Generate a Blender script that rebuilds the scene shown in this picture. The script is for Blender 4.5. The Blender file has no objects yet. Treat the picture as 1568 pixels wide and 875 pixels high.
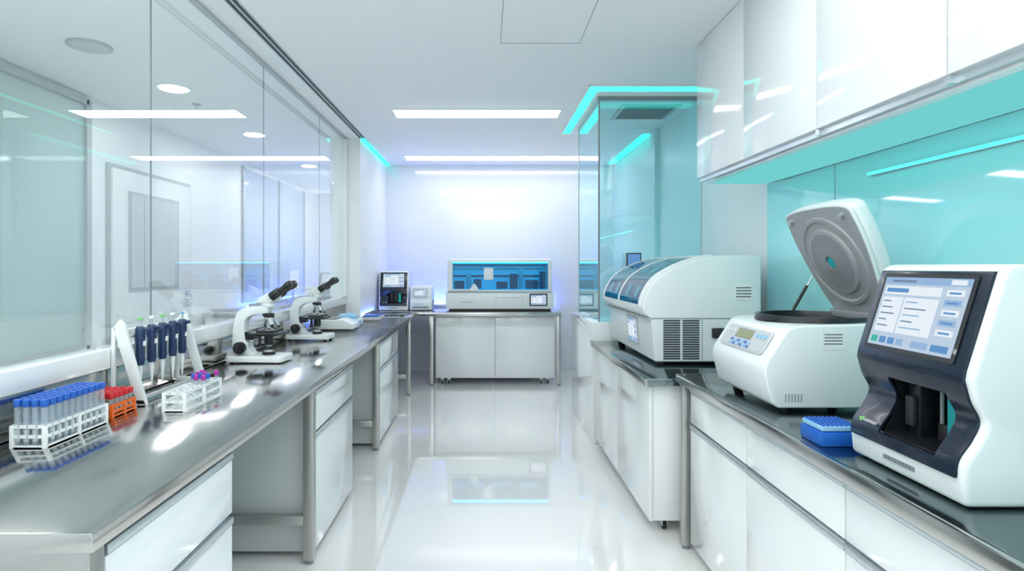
import bpy, bmesh, math, random
from mathutils import Matrix, Vector
random.seed(3)
sc = bpy.context.scene
sc.view_settings.view_transform = 'Standard'
sc.view_settings.look = 'None'

# ------------------------------------------------------------------ materials
def nt(name):
    m = bpy.data.materials.new(name); m.use_nodes = True
    return m, m.node_tree.nodes, m.node_tree.links, m.node_tree.nodes['Principled BSDF']

def mat(name, col, rough=.4, metal=0., coat=0., var=.03, scale=3., es=0., ecol=None, spec=.5, bump=0.):
    m, n, l, b = nt(name)
    b.inputs['Roughness'].default_value = rough
    b.inputs['Metallic'].default_value = metal
    b.inputs['Coat Weight'].default_value = coat
    b.inputs['Coat Roughness'].default_value = .03
    b.inputs['Specular IOR Level'].default_value = spec
    tc = n.new('ShaderNodeTexCoord'); ns = n.new('ShaderNodeTexNoise')
    ns.inputs['Scale'].default_value = scale; ns.inputs['Detail'].default_value = 3
    l.new(tc.outputs['Object'], ns.inputs['Vector'])
    mx = n.new('ShaderNodeMix'); mx.data_type = 'RGBA'
    c2 = [max(0, c*(1-var)) for c in col[:3]]; c1 = [min(1, c*(1+var)) for c in col[:3]]
    mx.inputs[6].default_value = (*c2, 1); mx.inputs[7].default_value = (*c1, 1)
    l.new(ns.outputs['Fac'], mx.inputs[0]); l.new(mx.outputs[2], b.inputs['Base Color'])
    if es:
        b.inputs['Emission Color'].default_value = (*(ecol or col)[:3], 1)
        b.inputs['Emission Strength'].default_value = es
    if bump:
        bp = n.new('ShaderNodeBump'); bp.inputs['Strength'].default_value = bump
        bp.inputs['Distance'].default_value = .002
        l.new(ns.outputs['Fac'], bp.inputs['Height']); l.new(bp.outputs[0], b.inputs['Normal'])
    return m

def steel(name, col, r0, r1, stretch=(90, 2.5, 90), bump=.03):
    m, n, l, b = nt(name)
    b.inputs['Metallic'].default_value = 1
    tc = n.new('ShaderNodeTexCoord'); mp = n.new('ShaderNodeMapping'); ns = n.new('ShaderNodeTexNoise')
    mp.inputs['Scale'].default_value = stretch
    ns.inputs['Scale'].default_value = 1.5; ns.inputs['Detail'].default_value = 4
    l.new(tc.outputs['Object'], mp.inputs[0]); l.new(mp.outputs[0], ns.inputs['Vector'])
    n2 = n.new('ShaderNodeTexNoise'); n2.inputs['Scale'].default_value = 2.2
    l.new(tc.outputs['Object'], n2.inputs['Vector'])
    m1 = n.new('ShaderNodeMath'); m1.operation = 'MULTIPLY'; m1.inputs[1].default_value = .35
    l.new(ns.outputs['Fac'], m1.inputs[0])
    ad = n.new('ShaderNodeMath'); ad.operation = 'ADD'
    l.new(m1.outputs[0], ad.inputs[0]); l.new(n2.outputs['Fac'], ad.inputs[1])
    mr = n.new('ShaderNodeMapRange'); mr.inputs[1].default_value = .45; mr.inputs[2].default_value = .9
    mr.inputs[3].default_value = r0; mr.inputs[4].default_value = r1
    l.new(ad.outputs[0], mr.inputs[0]); l.new(mr.outputs[0], b.inputs['Roughness'])
    b.inputs['Base Color'].default_value = (*col, 1)
    bp = n.new('ShaderNodeBump'); bp.inputs['Strength'].default_value = bump; bp.inputs['Distance'].default_value = .001
    l.new(ns.outputs['Fac'], bp.inputs['Height']); l.new(bp.outputs[0], b.inputs['Normal'])
    return m

def glass(name, tint, f0=.07, rough=.0, milk=0., milkcol=(1, 1, 1), pw_=4.5):
    m, n, l, b = nt(name); n.remove(b)
    out = n['Material Output']
    lw = n.new('ShaderNodeLayerWeight'); lw.inputs[0].default_value = .5
    pw = n.new('ShaderNodeMath'); pw.operation = 'POWER'; pw.inputs[1].default_value = pw_
    l.new(lw.outputs['Facing'], pw.inputs[0])
    mr = n.new('ShaderNodeMapRange'); mr.inputs[3].default_value = f0; mr.inputs[4].default_value = .95
    l.new(pw.outputs[0], mr.inputs[0])
    tr = n.new('ShaderNodeBsdfTransparent'); tr.inputs[0].default_value = (*tint, 1)
    gl = n.new('ShaderNodeBsdfGlossy'); gl.inputs['Roughness'].default_value = rough
    gl.inputs[0].default_value = (.95, 1, 1, 1)
    body = tr
    if milk:
        df = n.new('ShaderNodeBsdfDiffuse'); df.inputs[0].default_value = (*milkcol, 1)
        m0 = n.new('ShaderNodeMixShader'); m0.inputs[0].default_value = milk
        l.new(tr.outputs[0], m0.inputs[1]); l.new(df.outputs[0], m0.inputs[2]); body = m0
    ms = n.new('ShaderNodeMixShader')
    l.new(mr.outputs[0], ms.inputs[0]); l.new(body.outputs[0], ms.inputs[1]); l.new(gl.outputs[0], ms.inputs[2])
    l.new(ms.outputs[0], out.inputs[0])
    return m

def emis(name, col, s):
    m, n, l, b = nt(name); n.remove(b)
    e = n.new('ShaderNodeEmission'); e.inputs[0].default_value = (*col, 1); e.inputs[1].default_value = s
    l.new(e.outputs[0], n['Material Output'].inputs[0]); return m

WALL = mat('wall_paint', (.89, .92, .94), .35)
CEIL = mat('ceiling_paint', (.93, .95, .965), .5, var=.01)
BACKW = mat('back_wall_panel', (.84, .87, .91), .12, coat=.6, var=.01)
FLOOR = mat('epoxy_floor', (.86, .86, .85), .035, coat=.8, var=.02, scale=1.2)
CAB = mat('white_lacquer', (.85, .88, .89), .08, coat=.5, var=.01)
DOORM = mat('door_paint', (.84, .87, .88), .4, var=.01)
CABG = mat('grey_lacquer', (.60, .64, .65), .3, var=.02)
PLAS = mat('white_plastic', (.80, .845, .85), .3, coat=.2, var=.015)
PLASG = mat('grey_plastic', (.24, .26, .28), .4)
PLASL = mat('light_grey_plastic', (.50, .53, .55), .4)
LIDG = mat('lid_grey_plastic', (.32, .335, .35), .35)
LIDD = mat('lid_dark_plastic', (.24, .25, .265), .4)
BLACK = mat('black_plastic', (.010, .012, .015), .3, coat=.1)
NAVY = mat('navy_gloss', (.008, .015, .032), .22, coat=.1)
BLKM = mat('matte_black', (.02, .02, .022), .55)
STEEL = steel('brushed_steel', (.57, .56, .54), .07, .20)
STEELD = steel('dark_steel_top', (.18, .23, .24), .05, .14)
STEELF = steel('steel_frame', (.50, .50, .48), .25, .4, (60, 60, 4))
CHROME = mat('aluminium_handle', (.60, .66, .69), .28, metal=.8)
SEAM = mat('seam_grey', (.36, .39, .41), .6)  # plain grey for joints, slots and panel outlines
SEAML = mat('seam_light', (.70, .72, .73), .5)
DARK = mat('dark_slot', (.04, .05, .06), .6)
GLASS = glass('partition_glass', (.95, .985, .985), .055, pw_=5)
GLASST = glass('teal_tinted_glass', (.74, .94, .95), .10)
GLASSW = glass('machine_window', (.12, .66, .84), .04)
TUBE = glass('tube_plastic', (.86, .92, .95), .06, .1, .25, (.8, .85, .9))
SPLASH = mat('teal_glass_splashback', (.42, .88, .90), .06, coat=.5, var=.01)
WINP = mat('corridor_window_glass', (.52, .62, .62), .06, coat=.8, var=.08, scale=.8)
WIND = mat('door_window_glass', (.64, .69, .70), .15, var=.05, scale=.8)
WINB = mat('corridor_window_blue', (.48, .58, .74), .08, coat=.8, var=.1, scale=.8)
HOODW = mat('hood_window', (.005, .08, .16), .08, spec=.18, var=.5, scale=4)
HOODI = mat('hood_internal_tray', (.05, .28, .38), .2, spec=.25)
LED = emis('panel_light', (1, .985, .97), 14)
FILLB = emis('broad_fill_light', (.96, .99, 1), 3.3)  # fill for the added panels overhead, out of view
FILLC = emis('corridor_fill_light', (1, .99, .97), 5)  # fill for the added corridor panel, out of view
LEDS = emis('slim_light', (1, .98, .98), 7.5)
DOWN = emis('downlight_lens', (1, .98, .96), 75)
TEAL = emis('teal_led', (.08, .95, .78), 1.7)
TEALW = emis('teal_led_wall', (.03, .9, .84), 5)
TEALU = emis('teal_glow_sheet', (.20, .74, .74), .85)  # teal glow of the lit cabinet underside, put into emission
BLUEL = emis('blue_led', (.10, .18, 1), 70)
BLUEC = emis('blue_led_dim', (.08, .18, 1), 28)
GREENS = emis('screen_green', (.1, .6, .5), .8)
SB = emis('screen_pale', (.60, .74, .90), .85)
SW = emis('screen_white', (.84, .92, 1), .95)
SBL = emis('screen_blue', (.16, .38, .75), .8)
SBM = emis('screen_mid', (.36, .56, .84), .85)
SDK = emis('screen_text', (.22, .32, .45), .8)
LCD = emis('lcd_green', (.55, .68, .45), .65)
TEALV = emis('teal_cuvette', (.03, .36, .38), .7)
BLUE = mat('blue_cap', (.02, .12, .52), .35)
BLUEB = mat('blue_box', (.01, .12, .52), .3)
BLUEBT = mat('pale_blue_lid', (.26, .52, .75), .4)
RED = mat('red_cap', (.60, .02, .03), .4)
ORANGE = mat('orange_rack', (.85, .15, .015), .4)
PURP = mat('purple_cap', (.42, .03, .35), .4)
NAVP = mat('navy_pipette', (.008, .03, .10), .3, coat=.2)
GREEN = mat('green_button', (.25, .6, .2), .4)
INTR = mat('instrument_interior_glow', (.45, .72, .82), .4, es=.55, ecol=(.25, .7, .95))  # walls glow by themselves so the interior looks lit
INTD = mat('instrument_dark_blue', (.03, .12, .20), .3)
INTL = emis('interior_fill_glow', (.5, .85, 1), 7)  # fill for the added bar inside the workstation
LABEL = mat('label', (.85, .86, .85), .5)
TXT = mat('text_grey', (.12, .14, .15), .5)

# ------------------------------------------------------------------ builder
def cr(pts, n=6):
    out = []
    P = [Vector(p) for p in pts]; P = [P[0]*2-P[1]] + P + [P[-1]*2-P[-2]]
    for i in range(1, len(P)-2):
        for k in range(n):
            t = k/n; a, b, c, d = P[i-1], P[i], P[i+1], P[i+2]
            out.append(tuple(.5*((2*b)+(c-a)*t+(2*a-5*b+4*c-d)*t*t+(3*b-a-3*c+d)*t**3)))
    out.append(tuple(P[-2])); return out

def rrect(w, h, r, n=5):
    o = []
    for cx, cy, a in ((w/2-r, h/2-r, 0), (-w/2+r, h/2-r, 90), (-w/2+r, -h/2+r, 180), (w/2-r, -h/2+r, 270)):
        for k in range(n+1):
            t = math.radians(a+90*k/n); o.append((cx+r*math.cos(t), cy+r*math.sin(t)))
    return o

def frame(o, u, v):
    u = Vector(u).normalized(); v = Vector(v).normalized(); n = u.cross(v)
    M = Matrix.Identity(4)
    for i in range(3):
        M[i][0] = u[i]; M[i][1] = v[i]; M[i][2] = n[i]; M[i][3] = o[i]
    return M

def do_bevel(bm, bev, seg=2, ang=.5):
    if bev > 0:
        es = [e for e in bm.edges if len(e.link_faces) == 2 and e.calc_face_angle(0) > ang]
        bmesh.ops.bevel(bm, geom=es, offset=bev, segments=seg, profile=.5, affect='EDGES', clamp_overlap=True)

def bm_box(x0, x1, y0, y1, z0, z1, bev=0, seg=2):
    bm = bmesh.new()
    bmesh.ops.create_cube(bm, size=1)
    bmesh.ops.transform(bm, matrix=Matrix.Translation(((x0+x1)/2, (y0+y1)/2, (z0+z1)/2)) @ Matrix.Diagonal((abs(x1-x0), abs(y1-y0), abs(z1-z0), 1)), verts=bm.verts)
    do_bevel(bm, bev, seg); return bm

def bm_prism(pts, axis, a0, a1, bev=0, seg=2, ang=.5):
    bm = bmesh.new()
    def mk(p, a):
        if axis == 'y': return (p[0], a, p[1])
        if axis == 'x': return (a, p[0], p[1])
        return (p[0], p[1], a)
    A = [bm.verts.new(mk(p, a0)) for p in pts]; B_ = [bm.verts.new(mk(p, a1)) for p in pts]
    n = len(pts)
    bm.faces.new(A); bm.faces.new(B_[::-1])
    for i in range(n):
        bm.faces.new((A[i], B_[i], B_[(i+1) % n], A[(i+1) % n]))
    bmesh.ops.recalc_face_normals(bm, faces=bm.faces)
    do_bevel(bm, bev, seg, ang); return bm

def bm_cyl(p0, p1, r0, r1=None, seg=24, bev=0):
    bm = bmesh.new(); p0 = Vector(p0); p1 = Vector(p1); d = p1-p0
    bmesh.ops.create_cone(bm, cap_ends=True, segments=seg, radius1=r0, radius2=r0 if r1 is None else r1, depth=d.length)
    q = Vector((0, 0, 1)).rotation_difference(d.normalized())
    if bev:
        es = [e for e in bm.edges if len(e.link_faces) == 2 and e.calc_face_angle(0) > .8]
        bmesh.ops.bevel(bm, geom=es, offset=bev, segments=2, profile=.5, affect='EDGES')
    bmesh.ops.transform(bm, matrix=Matrix.Translation((p0+p1)/2) @ q.to_matrix().to_4x4(), verts=bm.verts)
    return bm

def bm_lathe(prof, seg=40):
    bm = bmesh.new(); rings = []
    for r, z in prof:
        rings.append([bm.verts.new((r*math.cos(2*math.pi*i/seg), r*math.sin(2*math.pi*i/seg), z)) for i in range(seg)] if r > 1e-6 else [bm.verts.new((0, 0, z))])
    for a, b in zip(rings, rings[1:]):
        for i in range(seg):
            j = (i+1) % seg
            if len(a) == 1 and len(b) == 1: continue
            if len(a) == 1: bm.faces.new((a[0], b[i], b[j]))
            elif len(b) == 1: bm.faces.new((a[i], b[0], a[j]))
            else: bm.faces.new((a[i], b[i], b[j], a[j]))
    bmesh.ops.recalc_face_normals(bm, faces=bm.faces); return bm

def bdiff(bmA, cutters):
    def mk(bm):
        me = bpy.data.meshes.new('tmp'); bm.to_mesh(me); ob = bpy.data.objects.new('tmp', me)
        sc.collection.objects.link(ob); return ob
    a = mk(bmA); cs = [mk(c) for c in cutters]
    for c in cs:
        md = a.modifiers.new('b', 'BOOLEAN'); md.operation = 'DIFFERENCE'; md.object = c; md.solver = 'EXACT'
    dg = bpy.context.evaluated_depsgraph_get()
    me = bpy.data.meshes.new_from_object(a.evaluated_get(dg))
    bm = bmesh.new(); bm.from_mesh(me)
    for o in [a]+cs: bpy.data.objects.remove(o, do_unlink=True)
    return bm

class B:
    def __init__(s, name): s.name = name; s.bm = bmesh.new(); s.mats = []
    def add(s, bm, m, M=None):
        if m not in s.mats: s.mats.append(m)
        i = s.mats.index(m)
        for f in bm.faces: f.material_index = i
        if M is not None: bmesh.ops.transform(bm, matrix=M, verts=bm.verts)
        me = bpy.data.meshes.new('t'); bm.to_mesh(me); s.bm.from_mesh(me); bpy.data.meshes.remove(me); bm.free()
        return s
    def box(s, x0, x1, y0, y1, z0, z1, m, bev=0, M=None, seg=2): return s.add(bm_box(x0, x1, y0, y1, z0, z1, bev, seg), m, M)
    def prism(s, pts, ax, a0, a1, m, bev=0, M=None, seg=2, ang=.5): return s.add(bm_prism(pts, ax, a0, a1, bev, seg, ang), m, M)
    def cyl(s, p0, p1, r, m, r1=None, seg=24, bev=0, M=None): return s.add(bm_cyl(p0, p1, r, r1, seg, bev), m, M)
    def lathe(s, prof, m, M=None, seg=40): return s.add(bm_lathe(prof, seg), m, M)
    def tube(s, pts, r, m, seg=10, M=None):
        for a, b in zip(pts, pts[1:]): s.cyl(a, b, r, m, seg=seg, M=M)
        return s
    def done(s, loc=None, rot=0, scale=1, local=False):
        me = bpy.data.meshes.new(s.name)
        if s.bm.verts and not local:
            xs = [v.co for v in s.bm.verts]
            c = Vector([(min(v[i] for v in xs)+max(v[i] for v in xs))/2 for i in range(3)])
            c.z = min(v.z for v in xs)
            bmesh.ops.translate(s.bm, vec=-c, verts=s.bm.verts)
        else: c = Vector((0, 0, 0))
        s.bm.to_mesh(me); s.bm.free()
        for m in s.mats: me.materials.append(m)
        me.polygons.foreach_set('use_smooth', [True]*len(me.polygons))
        me.set_sharp_from_angle(angle=math.radians(32))
        ob = bpy.data.objects.new(s.name, me); sc.collection.objects.link(ob)
        ob.location = Vector(loc) if loc is not None else c
        ob.rotation_euler = (0, 0, rot); ob.scale = (scale,)*3
        return ob

def screen(b, M, w, h):
    b.box(-w/2, w/2, -h/2, h/2, 0, .002, SB, M=M)
    t = .003
    b.box(-w/2, w/2, h*.40, h/2, 0, t, SBM, M=M)
    b.box(w*.30, w*.46, h*.415, h*.48, 0, t+.0005, SW, M=M)
    b.box(-w*.40, -w*.1, h*.43, h*.46, 0, t+.0005, SDK, M=M)
    b.box(-w*.46, w*.22, h*.25, h*.37, 0, t, SW, M=M)
    b.box(-w*.46, -w*.20, -h*.30, h*.21, 0, t, SW, M=M)
    b.box(-w*.18, w*.22, -h*.30, h*.21, 0, t, SW, M=M)
    b.box(-w*.44, -w*.16, h*.28, h*.34, 0, t+.0005, SBL, M=M)
    for i in range(5):
        b.box(-w*.44, -w*.44+w*(.10+.04*((i*7) % 3)), h*(.14-.09*i), h*(.158-.09*i), 0, t+.0005, SDK, M=M)
        b.box(-w*.15, -w*.15+w*(.14+.06*((i*5) % 3)), h*(.14-.09*i), h*(.158-.09*i), 0, t+.0005, SDK if i % 2 else SBM, M=M)
        b.box(w*.28, w*.46, h*(.27-.13*i), h*(.35-.13*i), 0, t, SBM if i % 2 else SW, M=M)
        b.box(w*.31, w*.43, h*(.295-.13*i), h*(.32-.13*i), 0, t+.0005, SBL, M=M)
    for i, m_ in enumerate((GREENS, SBL, SBL, SBM)): b.box(-w*.46+i*w*.11, -w*.38+i*w*.11, -h*.46, -h*.37, 0, t, m_, M=M)
    b.box(w*.05, w*.24, -h*.46, -h*.37, 0, t, SBM, M=M)
    b.box(w*.28, w*.46, -h*.46, -h*.37, 0, t, SBL, M=M)

def caster(b, x, y, z=.07):
    b.box(x-.018, x+.018, y-.02, y+.02, z-.02, z, CHROME)
    b.box(x-.016, x-.011, y-.02, y+.02, z-.05, z-.01, CHROME); b.box(x+.011, x+.016, y-.02, y+.02, z-.05, z-.01, CHROME)
    b.cyl((x-.010, y, .026), (x+.010, y, .026), .026, BLKM, seg=20)

H = 1.45; ZC = 2.86; YB = 8.2; XR = 1.80; XG = -1.53; XL = -1.365; XC = -3.3; Y0 = -2.2; YE = 11.6; ZT = .89
# ------------------------------------------------------------------ room shell
b = B('floor'); b.box(XC-.1, XR+.1, Y0-.1, YE+.1, -.1, 0, FLOOR)
for y in (1.2, 3.55, 5.9): b.box(-1.5, XR, y-.001, y+.001, 0, .0004, SEAML)
b.box(.10, .102, Y0, YB, 0, .0004, SEAML)
b.done()
b = B('ceiling'); b.box(XC-.1, XR+.1, Y0-.1, YE+.1, ZC, ZC+.1, CEIL)
for x in (.10, .60): b.box(x-.002, x+.002, 3.1, 3.71, ZC-.002, ZC, SEAM)
for y in (3.1, 3.71): b.box(.10, .60, y-.002, y+.002, ZC-.002, ZC, SEAM)
b.done()
B('wall_back').box(XL-.2, XR+.1, YB, YB+.1, 0, ZC, BACKW).box(1.318, 1.322, YB-.003, YB, 0, ZC, SEAM).done()
b = B('wall_right'); b.box(XR, XR+.1, Y0, YB, 0, ZC, WALL)
b.box(XR-.05, XR, 6.05, 6.2, 0, ZC, WALL); b.done()
B('wall_front').box(XC-.1, XR+.1, Y0-.1, Y0, 0, ZC, WALL).done()
B('wall_left').box(XG-.07, XG-.01, Y0, 6.45, 0, 1.034, WALL).done()
B('wall_left_rear').box(-1.66, XL, 6.45, YB+.1, 0, ZC, WALL).done()
B('wall_corridor_left').box(XC-.1, XC, Y0, YE, 0, ZC, WALL).done()
B('wall_corridor_end').box(XC-.1, -1.0, YE, YE+.1, 0, ZC, WALL).done()
B('wall_corridor_right').box(-1.66, -1.56, YB+.1, YE, 0, ZC, WALL).done()
B('trim_1').box(XG-.08, XG+.02, Y0, 6.45, 1.036, 1.116, CAB, .006).done()          # window sill
b = B('trim_2')                                                                     # slot diffuser
for x in (-1.36, -1.325): b.box(x-.008, x+.008, Y0, 6.75, ZC-.004, ZC, DARK)
b.box(-1.38, -1.305, Y0, 6.76, ZC-.002, ZC, PLASL)
b.done()
# glass wall
b = B('window_1')
b.box(XG-.001, XG, Y0, 6.39, 1.118, ZC-.022, GLASS); b.done()
b = B('trim_3')
for y in (-.06, 1.32, 2.70, 4.08, 5.46): b.box(XG-.006, XG-.002, y-.005, y+.005, 1.118, ZC-.022, PLASG)
b.box(XG-.02, XG+.015, Y0, 6.45, ZC-.02, ZC, PLASL)
b.box(XG-.03, XG+.03, 6.40, 6.45, 1.118, ZC-.022, PLAS)
b.done()
# corridor windows, door
b = B('window_2'); b.box(XC+.002, XC+.01, 1.2, 4.85, .80, 2.78, WINP)
for y in (1.2, 3.0, 4.85): b.box(XC+.002, XC+.04, y-.03, y+.03, .76, 2.82, PLASL)
for z in (.78, 2.80): b.box(XC+.002, XC+.04, 1.2, 4.85, z-.02, z+.02, PLASL)
b.done()
b = B('window_3'); b.box(XC+.002, XC+.01, 8.0, 10.7, .95, 2.80, WINB)
for y in (8.0, 9.4, 10.7): b.box(XC+.002, XC+.03, y-.02, y+.02, .95, 2.82, PLASL)
b.done()
b = B('door_1')
b.box(XC+.002, XC+.02, 5.12, 6.56, 0, 2.36, PLASL); b.box(XC+.004, XC+.04, 5.16, 6.52, 0, 2.32, DOORM, .004)
b.box(XC+.04, XC+.05, 5.38, 6.25, 1.22, 2.14, PLASL); b.box(XC+.05, XC+.055, 5.41, 6.22, 1.25, 2.11, WIND)
b.box(XC+.055, XC+.058, 5.60, 5.62, 1.25, 2.11, PLASL)
b.cyl((XC+.04, 6.44, 1.1), (XC+.09, 6.44, 1.1), .012, CHROME); b.cyl((XC+.09, 6.46, 1.1), (XC+.09, 6.32, 1.1), .011, CHROME)
b.box(XC+.04, XC+.05, 6.41, 6.47, 1.0, 1.18, CHROME); b.done()
# glass enclosure right
B('wall_low_enclosure').box(.88, XR, 4.79, 5.95, 0, .99, CAB, .004).done()
b = B('glass_enclosure')
b.box(.95, XR, 4.88, 4.881, .99, ZC, GLASST); b.box(.95, .951, 4.88, 5.93, .99, ZC, GLASST)
b.box(.944, .956, 4.874, 4.888, .99, ZC, PLASG); b.box(.945, .957, 5.92, 5.934, .99, ZC, PLASL)
b.box(.94, XR, 4.87, 4.892, ZC-.03, ZC, PLASG); b.box(.94, .96, 4.88, 5.93, ZC-.03, ZC, PLASL)
b.box(1.79, 1.80, 4.87, 4.89, .99, ZC, CHROME)
b.done()
# ------------------------------------------------------------------ lights
def ceil_panel(x0, x1, y0, y1, m=LED, name='linear_ceiling_light'):
    b = B(name); b.box(x0-.012, x1+.012, y0-.012, y1+.012, ZC-.008, ZC, PLAS); b.box(x0, x1, y0, y1, ZC-.012, ZC-.004, m); b.done()
ceil_panel(-.82, .68, 5.28, 5.53); ceil_panel(-1.02, 1.46, 7.48, 7.76, LEDS)
ceil_panel(-.82, 1.1, .3, 2.6, FILLB, 'added_fill_panel'); ceil_panel(-.82, 1.1, -2.0, .1, FILLB, 'added_fill_panel')  # added broad panels out of view, to brighten the room
ceil_panel(-3.0, -1.9, -1.8, 2.7, FILLC, 'added_fill_panel')  # added panel out of view, to brighten the corridor
ceil_panel(-1.9, -1.72, 8.6, 11.2, LED)  # added panel hidden behind the rear wall, brightens the far corridor
for y in (4.65, 6.28, 8.24, 9.9):
    b = B('recessed_downlight'); b.cyl((-2.46, y, ZC-.006), (-2.46, y, ZC), .125, PLAS, seg=32); b.cyl((-2.46, y, ZC-.009), (-2.46, y, ZC-.004), .10, DOWN, seg=32); b.done()
b = B('ceiling_speaker'); b.cyl((-2.52, 3.75, ZC-.01), (-2.52, 3.75, ZC), .13, PLASL, seg=32, bev=.003); b.cyl((-2.52, 3.75, ZC-.013), (-2.52, 3.75, ZC-.009), .11, CABG, seg=32); b.done()
b = B('fire_sprinkler'); b.cyl((-2.5, 5.1, ZC-.01), (-2.5, 5.1, ZC), .035, PLASL); b.cyl((-2.5, 5.1, ZC-.06), (-2.5, 5.1, ZC-.01), .008, CHROME); b.cyl((-2.5, 5.1, ZC-.064), (-2.5, 5.1, ZC-.06), .02, CHROME); b.done()
b = B('teal_cove_light')
b.box(.82, .90, 4.56, 6.2, ZC-.012, ZC-.002, TEAL); b.box(.82, XR, 4.56, 4.70, ZC-.012, ZC-.002, TEAL); b.box(.81, .82, 4.55, 6.2, ZC-.014, ZC, PLAS); b.box(.81, XR, 4.55, 4.56, ZC-.014, ZC, PLAS); b.done()
b = B('teal_cove_light'); b.box(1.68, 1.78, 6.25, 8.05, ZC-.012, ZC, TEAL); b.done()
b = B('teal_cove_light'); b.box(XL, XL+.05, 6.45, 8.18, ZC-.012, ZC, TEAL); b.done()
b = B('ceiling_vent'); b.box(1.20, 1.72, 5.12, 5.62, ZC-.008, ZC, PLASL)
for i in range(12): b.box(1.24, 1.68, 5.16+i*.036, 5.175+i*.036, ZC-.011, ZC-.006, DARK)
b.done()
def accent(x0, x1, y0, y1, z, m, lip):
    """LED bar lying on a bench with an aluminium lip facing the room"""
    b = B('accent_led_bar'); b.box(x0, x1, y0, y1, z+.002, z+.018, m); b.box(x0-.004, x1+.004, y0-.004, y1+.004, z, z+.002, CHROME)
    if lip == 'y': b.box(x0, x1, y0-.014, y0-.010, z, z+.034, CHROME); b.box(x0, x1, y0-.014, y0, z, z+.002, CHROME)
    else: b.box(x1+.010, x1+.014, y0, y1, z, z+.034, CHROME); b.box(x1, x1+.014, y0, y1, z, z+.002, CHROME)
    b.done()
accent(-1.33, .92, 8.09, 8.11, ZT+.0005, BLUEL, 'y')
accent(-1.352, -1.342, 6.52, 7.25, ZT+.0005, BLUEC, 'x')
accent(-3.20, -3.18, 7.9, 10.6, .9005, BLUEC, 'x')  # added lamp, standing in for a blue reflection in the corridor window

# ------------------------------------------------------------------ cabinetry
def fronts(b, X, s, y0, y1, cols, rows, m=CAB):
    w = (y1-y0)/cols
    for c in range(cols):
        for z0, z1 in rows:
            a, d = y0+c*w+.003, y0+(c+1)*w-.003
            b.box(X, X+s*.02, a, d, z0, z1-.030, m, .002)
            b.box(X, X+s*.012, a, d, z1-.031, z1-.024, SEAM)
            b.box(X, X+s*.026, a, d, z1-.026, z1-.003, CHROME, .004)

b = B('steel_lab_counter')
b.box(XG+.015, -.82, 1.23, 6.44, .847, ZT, STEEL, .004); b.box(XL+.005, -.82, 6.44, 7.07, .847, ZT, STEEL, .004)
for y in (1.26, 2.87, 4.63, 6.6):
    for x in (-.855, -1.33):
        b.box(x-.025, x+.025, y-.025, y+.025, .02, .85, STEELF, .003); b.cyl((x, y, 0), (x, y, .025), .02, PLASG)
    b.box(-1.33, -.86, y-.02, y+.02, .19, .235, STEELF, .002)
    b.box(-1.33, -.86, y-.02, y+.02, .80, .845, STEELF, .002)
b.done()
B('steel_backsplash').box(XG-.006, XG+.008, 1.23, 6.44, ZT-.02, 1.033, STEEL, .002).done()
for y0, y1, cols in ((1.30, 1.96, 1), (2.92, 3.74, 1), (4.70, 5.70, 1)):
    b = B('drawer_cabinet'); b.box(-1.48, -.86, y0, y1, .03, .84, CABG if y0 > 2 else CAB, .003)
    fronts(b, -.86, 1, y0, y1, cols, ((.04, .62), (.63, .835)))
    b.done()
b = B('back_lab_bench')
b.box(XL+.005, .93, 7.08, 8.14, .847, ZT, STEEL, .004)
for x in (-.645, .90):
    b.box(x-.025, x+.025, 7.11, 7.16, .02, .85, STEELF, .003); b.cyl((x, 7.135, 0), (x, 7.135, .025), .02, PLASG)
    b.box(x-.02, x+.02, 8.05, 8.09, .0, .85, STEELF)
b.done()
b = B('mobile_base_cabinet'); b.box(-.60, .86, 7.22, 7.95, .075, .835, CAB, .004)
b.box(-.60, .127, 7.20, 7.22, .08, .835, CAB, .003); b.box(.133, .86, 7.20, 7.22, .08, .835, CAB, .003)
for x in (-.52, -.44, .70, .78): caster(b, x, 7.27)
for x in (-.5, .78): caster(b, x, 7.88)
b.done()
b = B('right_lab_counter')
b.box(1.015, XR-.016, .2, 3.06, .852, ZT, STEELD, .003); b.box(1.0, 1.018, .2, 3.07, .845, ZT-.0005, STEEL, .003); b.box(1.0, XR-.016, 3.055, 3.073, .845, ZT-.0005, STEEL, .002)
b.box(1.01, 1.06, 3.0, 3.05, .02, .85, STEELF, .003); b.cyl((1.035, 3.025, 0), (1.035, 3.025, .025), .02, PLASG)
b.box(1.01, 1.06, .25, .3, .0, .85, STEELF, .003)
b.done()
b = B('drawer_cabinet'); b.box(1.06, XR-.01, .4, 2.98, .04, .84, CAB, .003)
fronts(b, 1.06, -1, .42, 2.97, 4, ((.05, .655), (.66, .838))); b.done()
b = B('mobile_base_cabinet')
b.box(.86, XR-.005, 3.13, 4.75, .81, .85, STEELD, .003)
b.box(.855, .868, 3.125, 4.75, .808, .8495, STEEL, .002)
b.box(.91, XR-.02, 3.18, 4.74, .07, .81, CAB, .004)
for a, d in ((3.175, 3.94), (3.946, 4.74)): b.box(.89, .91, a, d, .07, .80, CAB, .003)
for x, y in ((.99, 3.25), (.99, 4.6), (1.65, 3.25), (1.65, 4.6)): caster(b, x, y)
b.done()
b = B('upper_wall_cabinet'); b.box(1.376, XR-.003, -1.0, 3.755, 2.01, ZC-.003, CAB)
ys = [3.757, 3.08, 2.40, 1.724, 1.04, .36, -.32, -1.0]
for a, d in zip(ys[1:], ys): b.box(1.356, 1.376, a+.003, d-.003, 2.012, ZC-.004, CAB, .002)
b.box(1.40, XR-.016, -1.0, 3.745, 1.975, 2.01, CAB, .003)
b.box(1.376, 1.39, -1.0, 3.75, 1.985, 2.01, CHROME)
for y in (2.40, 1.724): b.box(1.358, 1.39, y-.012, y+.012, 1.985, 2.008, CHROME)
b.done()
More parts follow.
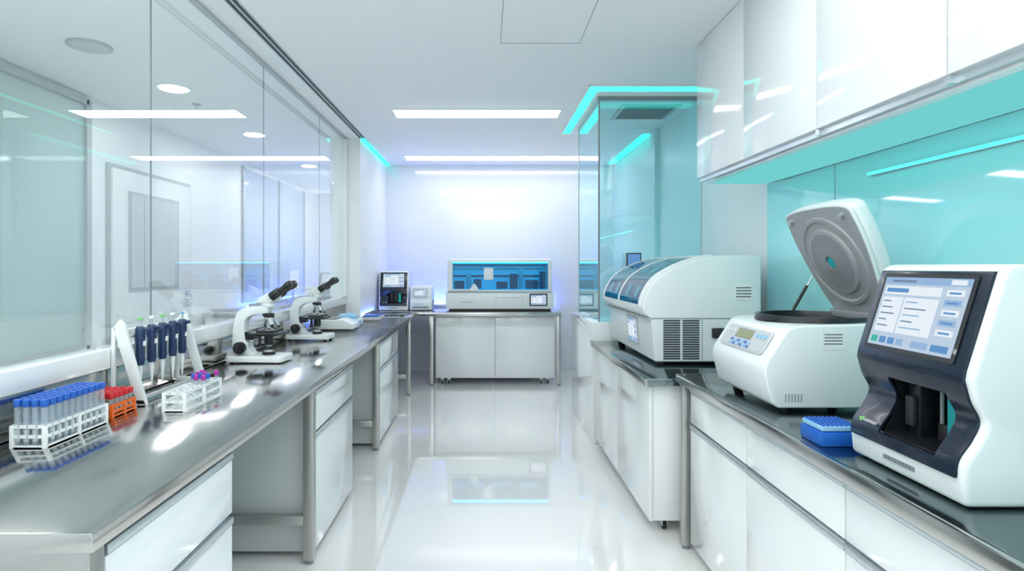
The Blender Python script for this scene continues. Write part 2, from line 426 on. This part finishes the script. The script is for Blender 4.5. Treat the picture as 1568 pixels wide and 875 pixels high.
b = B('underside_glow_sheet'); b.box(1.44, 1.77, -.95, 3.70, 1.969, 1.974, TEALU); b.done()  # added glowing sheet, gives the underside its teal-lit look and washes the wall
b = B('wall_led_strip'); b.box(XR-.028, XR-.014, -1.0, 2.72, 1.868, 1.884, CHROME)
for i in range(124): b.box(XR-.034, XR-.028, -1.0+i*.03, -1.0+i*.03+.023, 1.871, 1.881, TEALW)
b.done()
b = B('teal_splashback'); b.box(XR-.012, XR-.001, -1.0, 3.72, ZT+.002, 1.972, SPLASH, .002)
for y in (3.0, 1.6): b.box(XR-.014, XR-.011, y-.001, y+.001, ZT+.005, 1.97, SEAM)
b.done()

# ------------------------------------------------------------------ touchscreen analyser
def touch_analyzer(loc, rot, sc_=1., name='touchscreen_analyzer'):
    curve = [(-.175, .545), (-.246, .315)] + cr([(-.249, .295), (-.235, .245), (-.214, .20), (-.232, .155), (-.262, .11), (-.268, .07)], 5) + [(-.262, .006)]
    prof = [(.27, .006), (.27, .565), (-.14, .565), (-.163, .56)] + curve
    cut = lambda: bm_box(-.5, -.12, -.130, .075, .10, .255, .005, 2)
    body = bm_prism(prof, 'y', -.21, .21, .014, 3, .6)
    b = B(name); b.add(bdiff(body, [cut()]), PLAS)
    cc = [p for p in curve if p[1] > .065]
    pan = [(-.168, .548)] + cc
    outer = [(x-.008, z) for x, z in pan]; inner = [(x+.02, z) for x, z in pan][::-1]
    b.add(bdiff(bm_prism(outer+inner, 'y', -.192, .192, .004, 2, .6), [cut()]), NAVY)
    side = [(-.12, .095), (-.262, .095), (-.255, .115), (-.234, .150), (-.212, .20), (-.232, .245), (-.238, .26), (-.12, .26)]
    b.prism([(x+.003, z) for x, z in side], 'y', -.1345, -.128, BLACK); b.prism([(x+.003, z) for x, z in side], 'y', .073, .0795, BLACK)
    b.box(-.128, -.119, -.134, .079, .095, .26, BLACK)
    b.box(-.262, -.12, -.131, .076, .094, .106, BLACK); b.box(-.236, -.12, -.131, .076, .250, .26, BLACK)
    b.box(-.20, -.13, .015, .060, .10, .255, BLACK, .006); b.box(-.215, -.20, .022, .052, .13, .21, BLKM, .004)
    b.box(-.19, -.178, -.10, -.062, .12, .245, TEALV, .004)
    b.box(-.170, -.14, -.04, -.005, .10, .15, BLKM, .004)
    b.cyl((-.17, -.022, .15), (-.17, -.022, .25), .005, PLASG, seg=12)
    p0, p1 = Vector((-.175, 0, .545)), Vector((-.246, 0, .315)); up = (p0-p1).normalized()
    M = frame((p0+p1)/2+Vector((-.0085, 0, .003)), (0, -1, 0), up)
    b.add(bm_prism(rrect(.325, .222, .008), 'z', 0, .003), BLACK, M)
    screen(b, M @ Matrix.Translation((0, 0, .003)), .30, .198)
    b.cyl((-.272, .150, .120), (-.262, .150, .120), .006, GREEN)
    for i in range(8): b.box(-.2725, -.26, .135-i*.0065, .139-i*.0065, .117, .123, PLASL)
    for i in range(9): b.box(-.2690, -.26, .05-i*.013, .060-i*.013, .036, .047, PLASG)
    b.box(.10, .104, -.2108, .2108, .01, .5655, SEAM)
    b.box(-.24, .25, -.19, .19, 0, .008, BLKM)
    return b.done(loc=loc, rot=rot, scale=sc_, local=True)
touch_analyzer((1.36, 1.55, ZT), 0)
touch_analyzer((-1.145, 7.6, ZT), math.radians(90), .88)

# ------------------------------------------------------------------ centrifuge
b = B('benchtop_centrifuge')
prof = [(1.66, .905), (1.125, .905)] + cr([(1.10, .925), (1.072, 1.04), (1.085, 1.09)], 4) + [(1.152, 1.195)] + cr([(1.158, 1.205), (1.19, 1.218), (1.24, 1.222)], 4) + [(1.66, 1.232)]
body = bm_prism(prof, 'y', 2.25, 2.77, .016, 3, .6)
b.add(bdiff(body, [bm_cyl((1.40, 2.51, 1.02), (1.40, 2.51, 1.4), .205, seg=48)]), PLAS)
T = Matrix.Translation((1.40, 2.51, 0))
b.lathe([(.0, 1.03), (.19, 1.03), (.203, 1.06), (.204, 1.232), (.208, 1.246), (.222, 1.246), (.226, 1.224)], BLACK, T, 56)
b.lathe([(0, 1.17), (.03, 1.17), (.035, 1.14), (.15, 1.12), (.16, 1.08), (.1, 1.04), (0, 1.04)], BLKM, T)
b.cyl((1.40, 2.51, 1.16), (1.40, 2.51, 1.2), .02, CHROME)
d = Vector((.067, 0, .105)).normalized()
M = frame(Vector((1.1185, 2.51, 1.1425))+Vector((-.006, 0, .002)), (0, -1, 0), d)
b.add(bm_prism(rrect(.40, .105, .02), 'z', -.004, .004, .002), CABG, M)
b.add(bm_prism(rrect(.385, .092, .016), 'z', 0, .006), PLASL, M)
b.box(-.08, .06, -.002, .034, 0, .008, LCD, M=M); b.box(-.085, .065, -.007, .039, 0, .0068, PLASG, M=M)
for i in range(6):
    for j in range(2): b.add(bm_prism(rrect(.020, .012, .004), 'z', 0, .009), BLUEBT if (i+j) % 2 else BLUEB, M @ Matrix.Translation((-.09+i*.032, -.020-.017*j, 0)))
for i in range(3): b.add(bm_cyl((0, 0, 0), (0, 0, .009), .011), BLUEBT, M @ Matrix.Translation((.10+.034*i, .02, 0)))
for i in range(3): b.add(bm_cyl((0, 0, 0), (0, 0, .009), .010), CHROME, M @ Matrix.Translation((-.17+.03*i, .02, 0)))
for i in range(4): b.box(1.30, 1.37, 2.2485, 2.2505, 1.15+.012*i, 1.154+.012*i, TXT)
b.box(1.29, 1.38, 2.2488, 2.25, 1.13, 1.205, LABEL)
for i in range(6): b.box(1.15+i*.012, 1.156+i*.012, 2.2485, 2.25, .93, .96, SEAM)
for x in (1.17, 1.6):
    for y in (2.3, 2.72): b.cyl((x, y, ZT), (x, y, .91), .02, BLKM)
hinge = Vector((1.60, 2.51, 1.245)); up = Vector((-.20, 0, .445)).normalized()
ML = frame(hinge, (0, -1, 0), up)
out = cr([(-.17, .0), (-.215, .12), (-.25, .30), (-.250, .44), (-.225, .485), (-.12, .50), (0, .502), (.12, .50), (.225, .485), (.250, .44), (.25, .30), (.215, .12), (.17, .0)], 5)
b.prism(out, 'z', -.075, -.012, PLAS, .02, ML, 4, .7)
b.prism([(x*.985, .004+y*.985) for x, y in out], 'z', -.014, .0, PLAS, .004, ML, 2, .7)
b.prism([(x*.955, .010+y*.96) for x, y in out], 'z', -.004, .003, LIDG, .001, ML, 1, .7)
TL = ML @ Matrix.Translation((0, .25, 0))
b.lathe([(.205, .002), (.20, .010), (.185, .010), (.178, .004), (.15, .004), (.145, .014), (.13, .016)], LIDG, TL, 56)
b.lathe([(.13, .016), (.06, .018), (.045, .022), (.030, .022), (.028, .010), (.0, .010)], LIDD, TL, 56)
b.lathe([(.026, .012), (.022, .018), (0, .018)], TEALV, TL, 24)
for x in (-.19, .19): b.cyl((x, .45, 0), (x, .45, .022), .012, CHROME, M=ML)
b.cyl((1.43, 2.73, 1.24), (1.50, 2.735, 1.36), .007, BLKM); b.cyl((1.47, 2.73, 1.31), (1.53, 2.735, 1.41), .004, CHROME)
b.box(1.56, 1.64, 2.36, 2.66, 1.225, 1.26, PLASG, .006)
b.done()

b = B('pipette_tip_box'); b.box(1.04, 1.165, 1.815, 1.94, ZT, .935, BLUEB, .006); b.box(1.045, 1.16, 1.82, 1.935, .937, .952, BLUEBT, .003)
for i in range(8):
    for j in range(8): b.cyl((1.053+i*.0142, 1.828+j*.0142, .95), (1.053+i*.0142, 1.828+j*.0142, .957), .0045, BLUE, seg=8)
b.done()

# ------------------------------------------------------------------ large chemistry analyser
b = B('chemistry_analyzer')
hood = cr([(.945, 1.19), (.962, 1.27), (1.03, 1.375), (1.16, 1.455), (1.30, 1.50), (1.42, 1.517)], 6)
prof = [(1.66, .875), (1.02, .875), (1.0, 1.13), (.962, 1.165)] + hood + [(1.66, 1.517)]
b.prism(prof, 'y', 3.52, 4.72, PLAS, .02, None, 3, .45)
def strip(bb, pts, off, a, d, m, bev=0):
    V = [Vector(p) for p in pts]; N = []
    for i in range(len(V)):
        t = (V[min(i+1, len(V)-1)]-V[max(i-1, 0)]).normalized(); N.append(Vector((-t.y, t.x)))
    o = [tuple(v+n*off) for v, n in zip(V, N)]; i_ = [tuple(v-n*.012) for v, n in zip(V, N)][::-1]
    bb.prism(o+i_, 'y', a, d, m, bev, None, 2, .6)
for a, d in ((3.60, 4.115), (4.145, 4.62)):
    strip(b, hood[2:25], .006, a, d, HOODW)
for a in (3.575, 4.115, 4.62): strip(b, hood[1:29], .011, a, a+.03, PLAS, .003)
strip(b, hood[24:28], .010, 3.58, 4.64, PLAS, .002)
for k, a in enumerate((3.68, 3.90, 4.22, 4.42)):
    strip(b, hood[5:10], .0072, a, a+.08, HOODI); strip(b, hood[14:17], .0072, a+.03, a+.12, HOODI)
b.box(.965, 1.665, 3.516, 4.724, 1.135, 1.141, SEAM)
for c in range(2):
    for i in range(17): b.box(1.07+c*.115, 1.07+c*.115+.10, 3.516, 3.53, .892+i*.0142, .9005+i*.0142, DARK)
b.box(1.30, 1.304, 3.517, 3.53, .88, 1.13, SEAM)
M = frame((1.006, 3.98, 1.025), (0, -1, 0), (-.02, 0, .25))
b.add(bm_prism(rrect(.26, .18, .01), 'z', -.004, .006), PLASL, M); screen(b, M @ Matrix.Translation((0, 0, .006)), .23, .15)
b.box(1.50, 1.60, 3.517, 3.53, 1.25, 1.34, LABEL)
for i in range(4): b.box(1.505, 1.595, 3.515, 3.53, 1.265+i*.018, 1.271+i*.018, TXT)
b.box(1.655, 1.69, 3.6, 3.75, 1.15, 1.27, BLKM, .008)
b.box(1.36, 1.50, 3.50, 3.53, 1.02, 1.08, BLKM, .008)
for x in (1.08, 1.6):
    for y in (3.6, 4.64): b.cyl((x, y, .85), (x, y, .88), .025, BLKM)
b.done()
b = B('wall_monitor'); b.box(1.16, 1.28, 4.80, 4.82, 1.42, 1.56, BLACK, .004); b.box(1.17, 1.27, 4.797, 4.801, 1.435, 1.55, SBL); b.cyl((1.22, 4.81, .995), (1.22, 4.81, 1.43), .012, PLASG); b.box(1.16, 1.28, 4.795, 4.86, .991, 1.0, PLASG); b.done()

# ------------------------------------------------------------------ back automated analyser (liquid handler)
b = B('liquid_handling_workstation')
x0, x1, yf, yb = -.47, .85, 7.26, 7.95
up_ = bm_box(x0+.01, x1-.01, yf+.02, yb, 1.12, 1.545, .035, 4)
b.add(bdiff(up_, [bm_box(x0+.06, x1-.05, yf-.2, yb-.12, 1.155, 1.505, .02)]), PLAS)
b.box(x0-.01, x1+.005, yf, yb, .92, 1.125, PLAS, .012)
b.box(x0+.03, x1-.03, yf+.03, yb-.02, ZT, .925, BLKM)  # black block put in as the shadow gap under the body
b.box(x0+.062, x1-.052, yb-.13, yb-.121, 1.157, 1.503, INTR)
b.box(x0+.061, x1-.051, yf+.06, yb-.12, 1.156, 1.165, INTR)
b.box(x0+.065, x1-.055, yf+.10, yf+.12, 1.488, 1.503, INTL)  # added light bar, brightens the view through the window
b.box(x0+.065, x1-.055, yf+.042, yf+.043, 1.158, 1.502, GLASSW)
for a in (x0+.06, x1-.062): b.box(a, a+.012, yf+.03, yf+.05, 1.16, 1.50, PLAS)
b.box(x0+.07, x1-.06, yf+.25, yf+.29, 1.40, 1.435, PLASL); b.box(x0+.07, x1-.06, yf+.35, yf+.38, 1.31, 1.335, INTD)
b.box(x0+.07, x1-.06, yf+.30, yf+.36, 1.45, 1.475, INTD)
b.box(-.01, .11, yf+.012, yf+.06, 1.28, 1.43, PLAS, .01)
b.box(.0, .10, yf+.06, yf+.24, 1.30, 1.41, PLASG, .01)
for i, (a, w, h) in enumerate(((-.38, .12, .10), (-.24, .07, .2), (-.14, .1, .12), (.15, .14, .09), (.32, .1, .19), (.44, .05, .26), (.52, .16, .11), (.70, .07, .22))):
    b.box(a, a+w, yf+.14+.03*(i % 3), yf+.32, 1.165, 1.165+h, (INTD, PLAS, INTD, INTD)[i % 4], .006)
b.prism([(x0+.0, 1.15), (x0+.40, 1.15), (x0+.385, 1.185), (x0+.35, 1.235), (x0+.32, 1.22), (x0+.29, 1.165), (x0, 1.165)], 'y', yf+.005, yf+.04, PLAS)
b.box(x0, x1, yf-.002, yf+.01, 1.122, 1.128, SEAM)
for a in (.14, .47): b.box(a, a+.003, yf-.002, yf+.01, .93, 1.12, SEAM)
b.box(.14, .47, yf-.002, yf+.01, 1.06, 1.063, SEAM)
b.box(-.30, -.14, yf-.002, yf+.01, 1.0, 1.012, PLASL)
M = frame((.665, yf, 1.035), (1, 0, 0), (0, 0, 1)); b.add(bm_prism(rrect(.22, .15, .008), 'z', -.004, .008), BLACK, M); screen(b, M @ Matrix.Translation((0, 0, .008)), .19, .12)
b.done()
b = B('compact_reader')
b.prism([(7.36, .90), (7.36, 1.0), (7.39, 1.03), (7.43, 1.19), (7.46, 1.20), (7.66, 1.20), (7.68, 1.18), (7.68, .90)], 'x', -.935, -.66, PLAS, .012, None, 3)
M = frame((-.81, 7.408, 1.11), (1, 0, 0), (0, .04, .16)); b.add(bm_prism(rrect(.18, .11, .01), 'z', 0, .008), PLASL, M); screen(b, M @ Matrix.Translation((0, 0, .008)), .15, .085)
b.box(-.90, -.70, 7.34, 7.37, .93, .945, PLASG); b.box(-.66, -.645, 7.42, 7.5, .93, 1.03, PLASL, .004)
for i in range(4): b.cyl((-.87+i*.03, 7.355, .975), (-.87+i*.03, 7.365, .975), .008, BLUEBT, seg=12)
b.box(-.92, -.675, 7.38, 7.67, ZT, .905, BLKM); b.done()

# ------------------------------------------------------------------ microscopes (eyepieces toward +x)
def microscope(loc, rot=0):
    b = B('binocular_microscope')
    b.prism(rrect(.34, .19, .03), 'z', .006, .042, PLAS, .008, Matrix.Translation((-.005, 0, 0)), 3)
    for x in (-.14, .13):
        for y in (-.07, .07): b.cyl((x, y, 0), (x, y, .01), .012, BLKM)
    arm = cr([(-.155, .04), (-.158, .12), (-.150, .22), (-.13, .285), (-.08, .318), (0, .325), (.055, .325)], 5) + [(.055, .285)] + cr([(.03, .283), (-.03, .275), (-.075, .25), (-.085, .20), (-.075, .12), (-.05, .075), (-.02, .04)], 5)
    b.prism(arm, 'y', -.032, .032, PLAS, .008, None, 2, .6)
    b.box(-.14, -.06, -.045, .045, .05, .12, PLAS, .01)
    for y in (-1, 1):
        b.cyl((-.10, y*.04, .085), (-.10, y*.072, .085), .036, BLACK, seg=28, bev=.004); b.cyl((-.10, y*.072, .085), (-.10, y*.095, .085), .022, BLACK, seg=24, bev=.003)
    b.cyl((.05, 0, .04), (.05, 0, .06), .038, BLACK, bev=.003); b.cyl((.05, 0, .06), (.05, 0, .064), .026, LABEL)
    b.box(-.04, .13, -.085, .085, .158, .174, BLACK, .003); b.box(-.085, -.03, -.03, .03, .13, .175, BLACK)
    b.box(.0, .1, -.06, .09, .174, .184, BLKM); b.box(.04, .06, -.02, .05, .184, .187, LABEL)
    b.cyl((.05, 0, .10), (.05, 0, .158), .026, BLACK, bev=.003); b.cyl((.05, 0, .088), (.05, 0, .10), .018, PLASG)
    b.cyl((.03, -.075, .158), (.03, -.075, .10), .009, BLACK); b.cyl((.03, -.075, .115), (.03, -.075, .10), .014, BLACK)
    b.cyl((.045, 0, .262), (.05, 0, .287), .034, BLACK, bev=.003); b.cyl((.05, 0, .25), (.05, 0, .265), .028, CHROME, seg=28)
    for dx, dy, L in ((0, 0, .06), (.028, .022, .045), (-.026, .024, .04), (.024, -.026, .038)):
        p = Vector((.05+dx*.6, dy*.6, .255)); q = p+Vector((dx*.9, dy*.9, -L))
        b.cyl(p, q, .0115, CHROME, seg=16); b.cyl(q, q+(q-p).normalized()*.012, .011, BLKM, .006, seg=16)
    b.cyl((.045, 0, .32), (.045, 0, .345), .036, PLAS, seg=32, bev=.004)
    b.prism([(-.015, .343), (.07, .343), (.115, .372), (.125, .40), (.105, .418), (.06, .405), (-.005, .372)], 'y', -.036, .036, PLAS, .008, None, 3)
    dr = Vector((.83, 0, .56)).normalized()
    for y in (-1, 1):
        p = Vector((.085, y*.032, .385)); b.cyl(p-dr*.01, p+dr*.055, .026, BLACK, seg=24, bev=.004)
        b.cyl(p+dr*.05, p+dr*.10, .018, BLACK, seg=24); b.cyl(p+dr*.095, p+dr*.13, .022, BLACK, .024, seg=24, bev=.003)
        b.cyl(p+dr*.13, p+dr*.138, .019, BLKM, seg=24)
    b.done(loc=loc, rot=rot, local=True)
microscope((-1.318, 3.46, ZT), math.radians(-4)); microscope((-1.335, 4.52, ZT), math.radians(-3))
b = B('power_cable'); b.tube(cr([(-1.49, 3.60, ZT+.006), (-1.46, 3.68, ZT+.006), (-1.42, 3.80, ZT+.006), (-1.42, 3.95, ZT+.006), (-1.49, 4.1, ZT+.006), (-1.50, 4.3, ZT+.006)], 6), .005, BLKM, 8); b.done()

# ------------------------------------------------------------------ pipette stand
b = B('pipette_stand')
for y in (2.38, 2.88):
    b.prism([(-1.365, ZT), (-1.405, ZT), (-1.50, 1.20), (-1.475, 1.235), (-1.455, 1.215)], 'y', y-.009, y+.009, PLAS, .003)
    b.prism([(-1.365, ZT), (-1.505, ZT), (-1.505, ZT+.02), (-1.375, ZT+.02)], 'y', y-.009, y+.009, PLAS, .002)
    b.prism([(-1.50, ZT), (-1.512, ZT), (-1.505, 1.2), (-1.49, 1.2)], 'y', y-.009, y+.009, PLAS, .002)
b.box(-1.495, -1.475, 2.38, 2.88, 1.15, 1.19, PLAS, .003); b.box(-1.475, -1.452, 2.40, 2.86, 1.155, 1.167, PLASL, .002)
b.box(-1.415, -1.400, 2.38, 2.88, .90, .915, PLASL, .002)
b.done()
for i in range(5):
    b = B('micropipette'); x, y = -1.43, 2.44+i*.085
    b.cyl((x, y, 1.225), (x, y, 1.237), .0105, (GREEN, LABEL, GREEN, LABEL, BLUEBT)[i], seg=16, bev=.002); b.cyl((x, y, 1.19), (x, y, 1.226), .0045, CHROME, seg=12)
    b.lathe([(0, 1.20), (.014, 1.20), (.019, 1.188), (.0205, 1.15), (.0175, 1.11), (.019, 1.06), (.015, 1.04), (0, 1.04)], NAVP, Matrix.Translation((x, y, 0)), 20)
    b.prism([(x-.022, 1.165), (x+.012, 1.198), (x+.036, 1.193), (x+.038, 1.180), (x+.020, 1.178), (x+.010, 1.15)], 'y', y-.009, y+.009, NAVP, .003)
    b.box(x+.016, x+.0215, y-.008, y+.008, 1.12, 1.14, LABEL)
    b.lathe([(0, 1.042), (.0105, 1.042), (.009, 1.01), (.0065, .985), (.005, .965), (.0015, .935), (0, .935)], PLAS, Matrix.Translation((x, y, 0)), 16)
    b.done()

# ------------------------------------------------------------------ tube racks
def rack(name, x0, x1, y0, y1, h, nx, ny, rm, caps, th, tr, fill=lambda i, j: True, ch=.022):
    b = B(name); t = .004
    for z in (ZT+.006, ZT+h*.55, ZT+h):
        for y in (y0, y1-t): b.box(x0, x1, y, y+t, z-.006, z+.004, rm)
        for x in (x0, x1-t): b.box(x, x+t, y0, y1, z-.006, z+.004, rm)
        if z > ZT+.01:
            for i in range(1, nx): xx = x0+(x1-x0)*i/nx; b.box(xx-.0015, xx+.0015, y0, y1, z-.003, z+.002, rm)
            for j in range(1, ny): yy = y0+(y1-y0)*j/ny; b.box(x0, x1, yy-.0015, yy+.0015, z-.003, z+.002, rm)
    b.box(x0, x1, y0, y1, ZT, ZT+.004, rm)
    for x in (x0, x1-.01):
        for y in (y0, y1-.01, (y0+y1)/2): b.box(x-.001, x+.011, y-.001, y+.011, ZT, ZT+h+.003, rm, .001)
    px, py = (x1-x0)/nx, (y1-y0)/ny
    for i in range(nx):
        for j in range(ny):
            if not fill(i, j): continue
            x, y = x0+(i+.5)*px, y0+(j+.5)*py; zz = ZT+.006
            T = Matrix.Translation((x, y, zz))
            b.lathe([(0, 0), (tr*.6, .003), (tr, .012), (tr, th-ch*.6)], TUBE, T, 12)
            b.lathe([(0, .012), (tr*.8, .014), (tr*.8, th*.35), (0, th*.35)], LABEL, T, 10)
            b.cyl((x, y, zz+th-ch), (x, y, zz+th), tr*1.22, caps[(i*3+j*5) % len(caps)], seg=14, bev=.0015)
    b.done()
rack('test_tube_rack', -1.455, -1.345, 1.80, 2.10, .068, 4, 10, CAB, [BLUE], .142, .0095)
rack('test_tube_rack', -1.475, -1.365, 2.155, 2.30, .045, 4, 5, ORANGE, [RED], .085, .009)
rack('test_tube_rack', -1.235, -1.145, 2.25, 2.56, .072, 3, 8, CAB, [PURP, BLUE, PURP], .105, .0075, lambda i, j: j >= 4 and (i+j) % 4 != 0)

b = B('mini_centrifuge'); b.prism(rrect(.24, .30, .05), 'z', ZT+.005, ZT+.06, PLAS, .012, Matrix.Translation((-1.30, 5.6, 0)), 3)
b.lathe([(.10, ZT+.058), (.098, ZT+.085), (.07, ZT+.105), (0, ZT+.11)], BLUEBT, Matrix.Translation((-1.31, 5.63, 0))); b.cyl((-1.30, 5.6, ZT), (-1.30, 5.6, ZT+.01), .09, BLKM); b.box(-1.19, -1.18, 5.52, 5.62, ZT+.02, ZT+.045, SBL); b.done()
b = B('tablet_reader'); b.box(-1.28, -1.08, 6.05, 6.35, ZT, ZT+.035, PLASL, .006); b.box(-1.26, -1.10, 6.07, 6.33, ZT+.035, ZT+.05, BLUEB, .004); b.done()
b = B('dry_block_heater'); b.prism([(-1.46, ZT+.005), (-1.15, ZT+.005), (-1.15, ZT+.05), (-1.25, ZT+.09), (-1.46, ZT+.09)], 'y', 6.05-.9, 6.05-.65, PLAS, .008); b.box(-1.44, -1.30, 5.17, 5.38, ZT+.088, ZT+.10, PLASG, .003)
b.box(-1.44, -1.2, 5.17, 5.38, ZT, ZT+.008, BLKM); b.done()

b = B('corridor_bench'); b.box(-3.27, -2.75, 6.8, 10.8, .86, .9, STEEL, .003); b.box(-3.26, -2.8, 6.85, 10.75, 0, .86, CAB, .003); b.done()
b = B('desktop_monitor'); b.box(-2.98, -2.95, 8.9, 9.35, 1.08, 1.38, PLAS, .005); b.box(-2.951, -2.947, 8.93, 9.32, 1.11, 1.35, SW); b.cyl((-2.97, 9.12, .91), (-2.97, 9.12, 1.1), .015, PLASL); b.box(-3.05, -2.88, 9.0, 9.25, .9, .912, PLASL); b.done()

# ------------------------------------------------------------------ camera, world
cam = bpy.data.cameras.new('camera'); co = bpy.data.objects.new('camera', cam); sc.collection.objects.link(co)
co.location = (0, 0, H); co.rotation_euler = (math.radians(90), 0, 0)
cam.sensor_width = 36; cam.lens = 900/1568*36; cam.shift_x = (784-742)/1568; cam.shift_y = -(437.5-408)/1568
cam.clip_start = .05
sc.camera = co
w = bpy.data.worlds.new('world'); sc.world = w; w.use_nodes = True
w.node_tree.nodes['Background'].inputs[0].default_value = (.8, .9, 1, 1); w.node_tree.nodes['Background'].inputs[1].default_value = .5
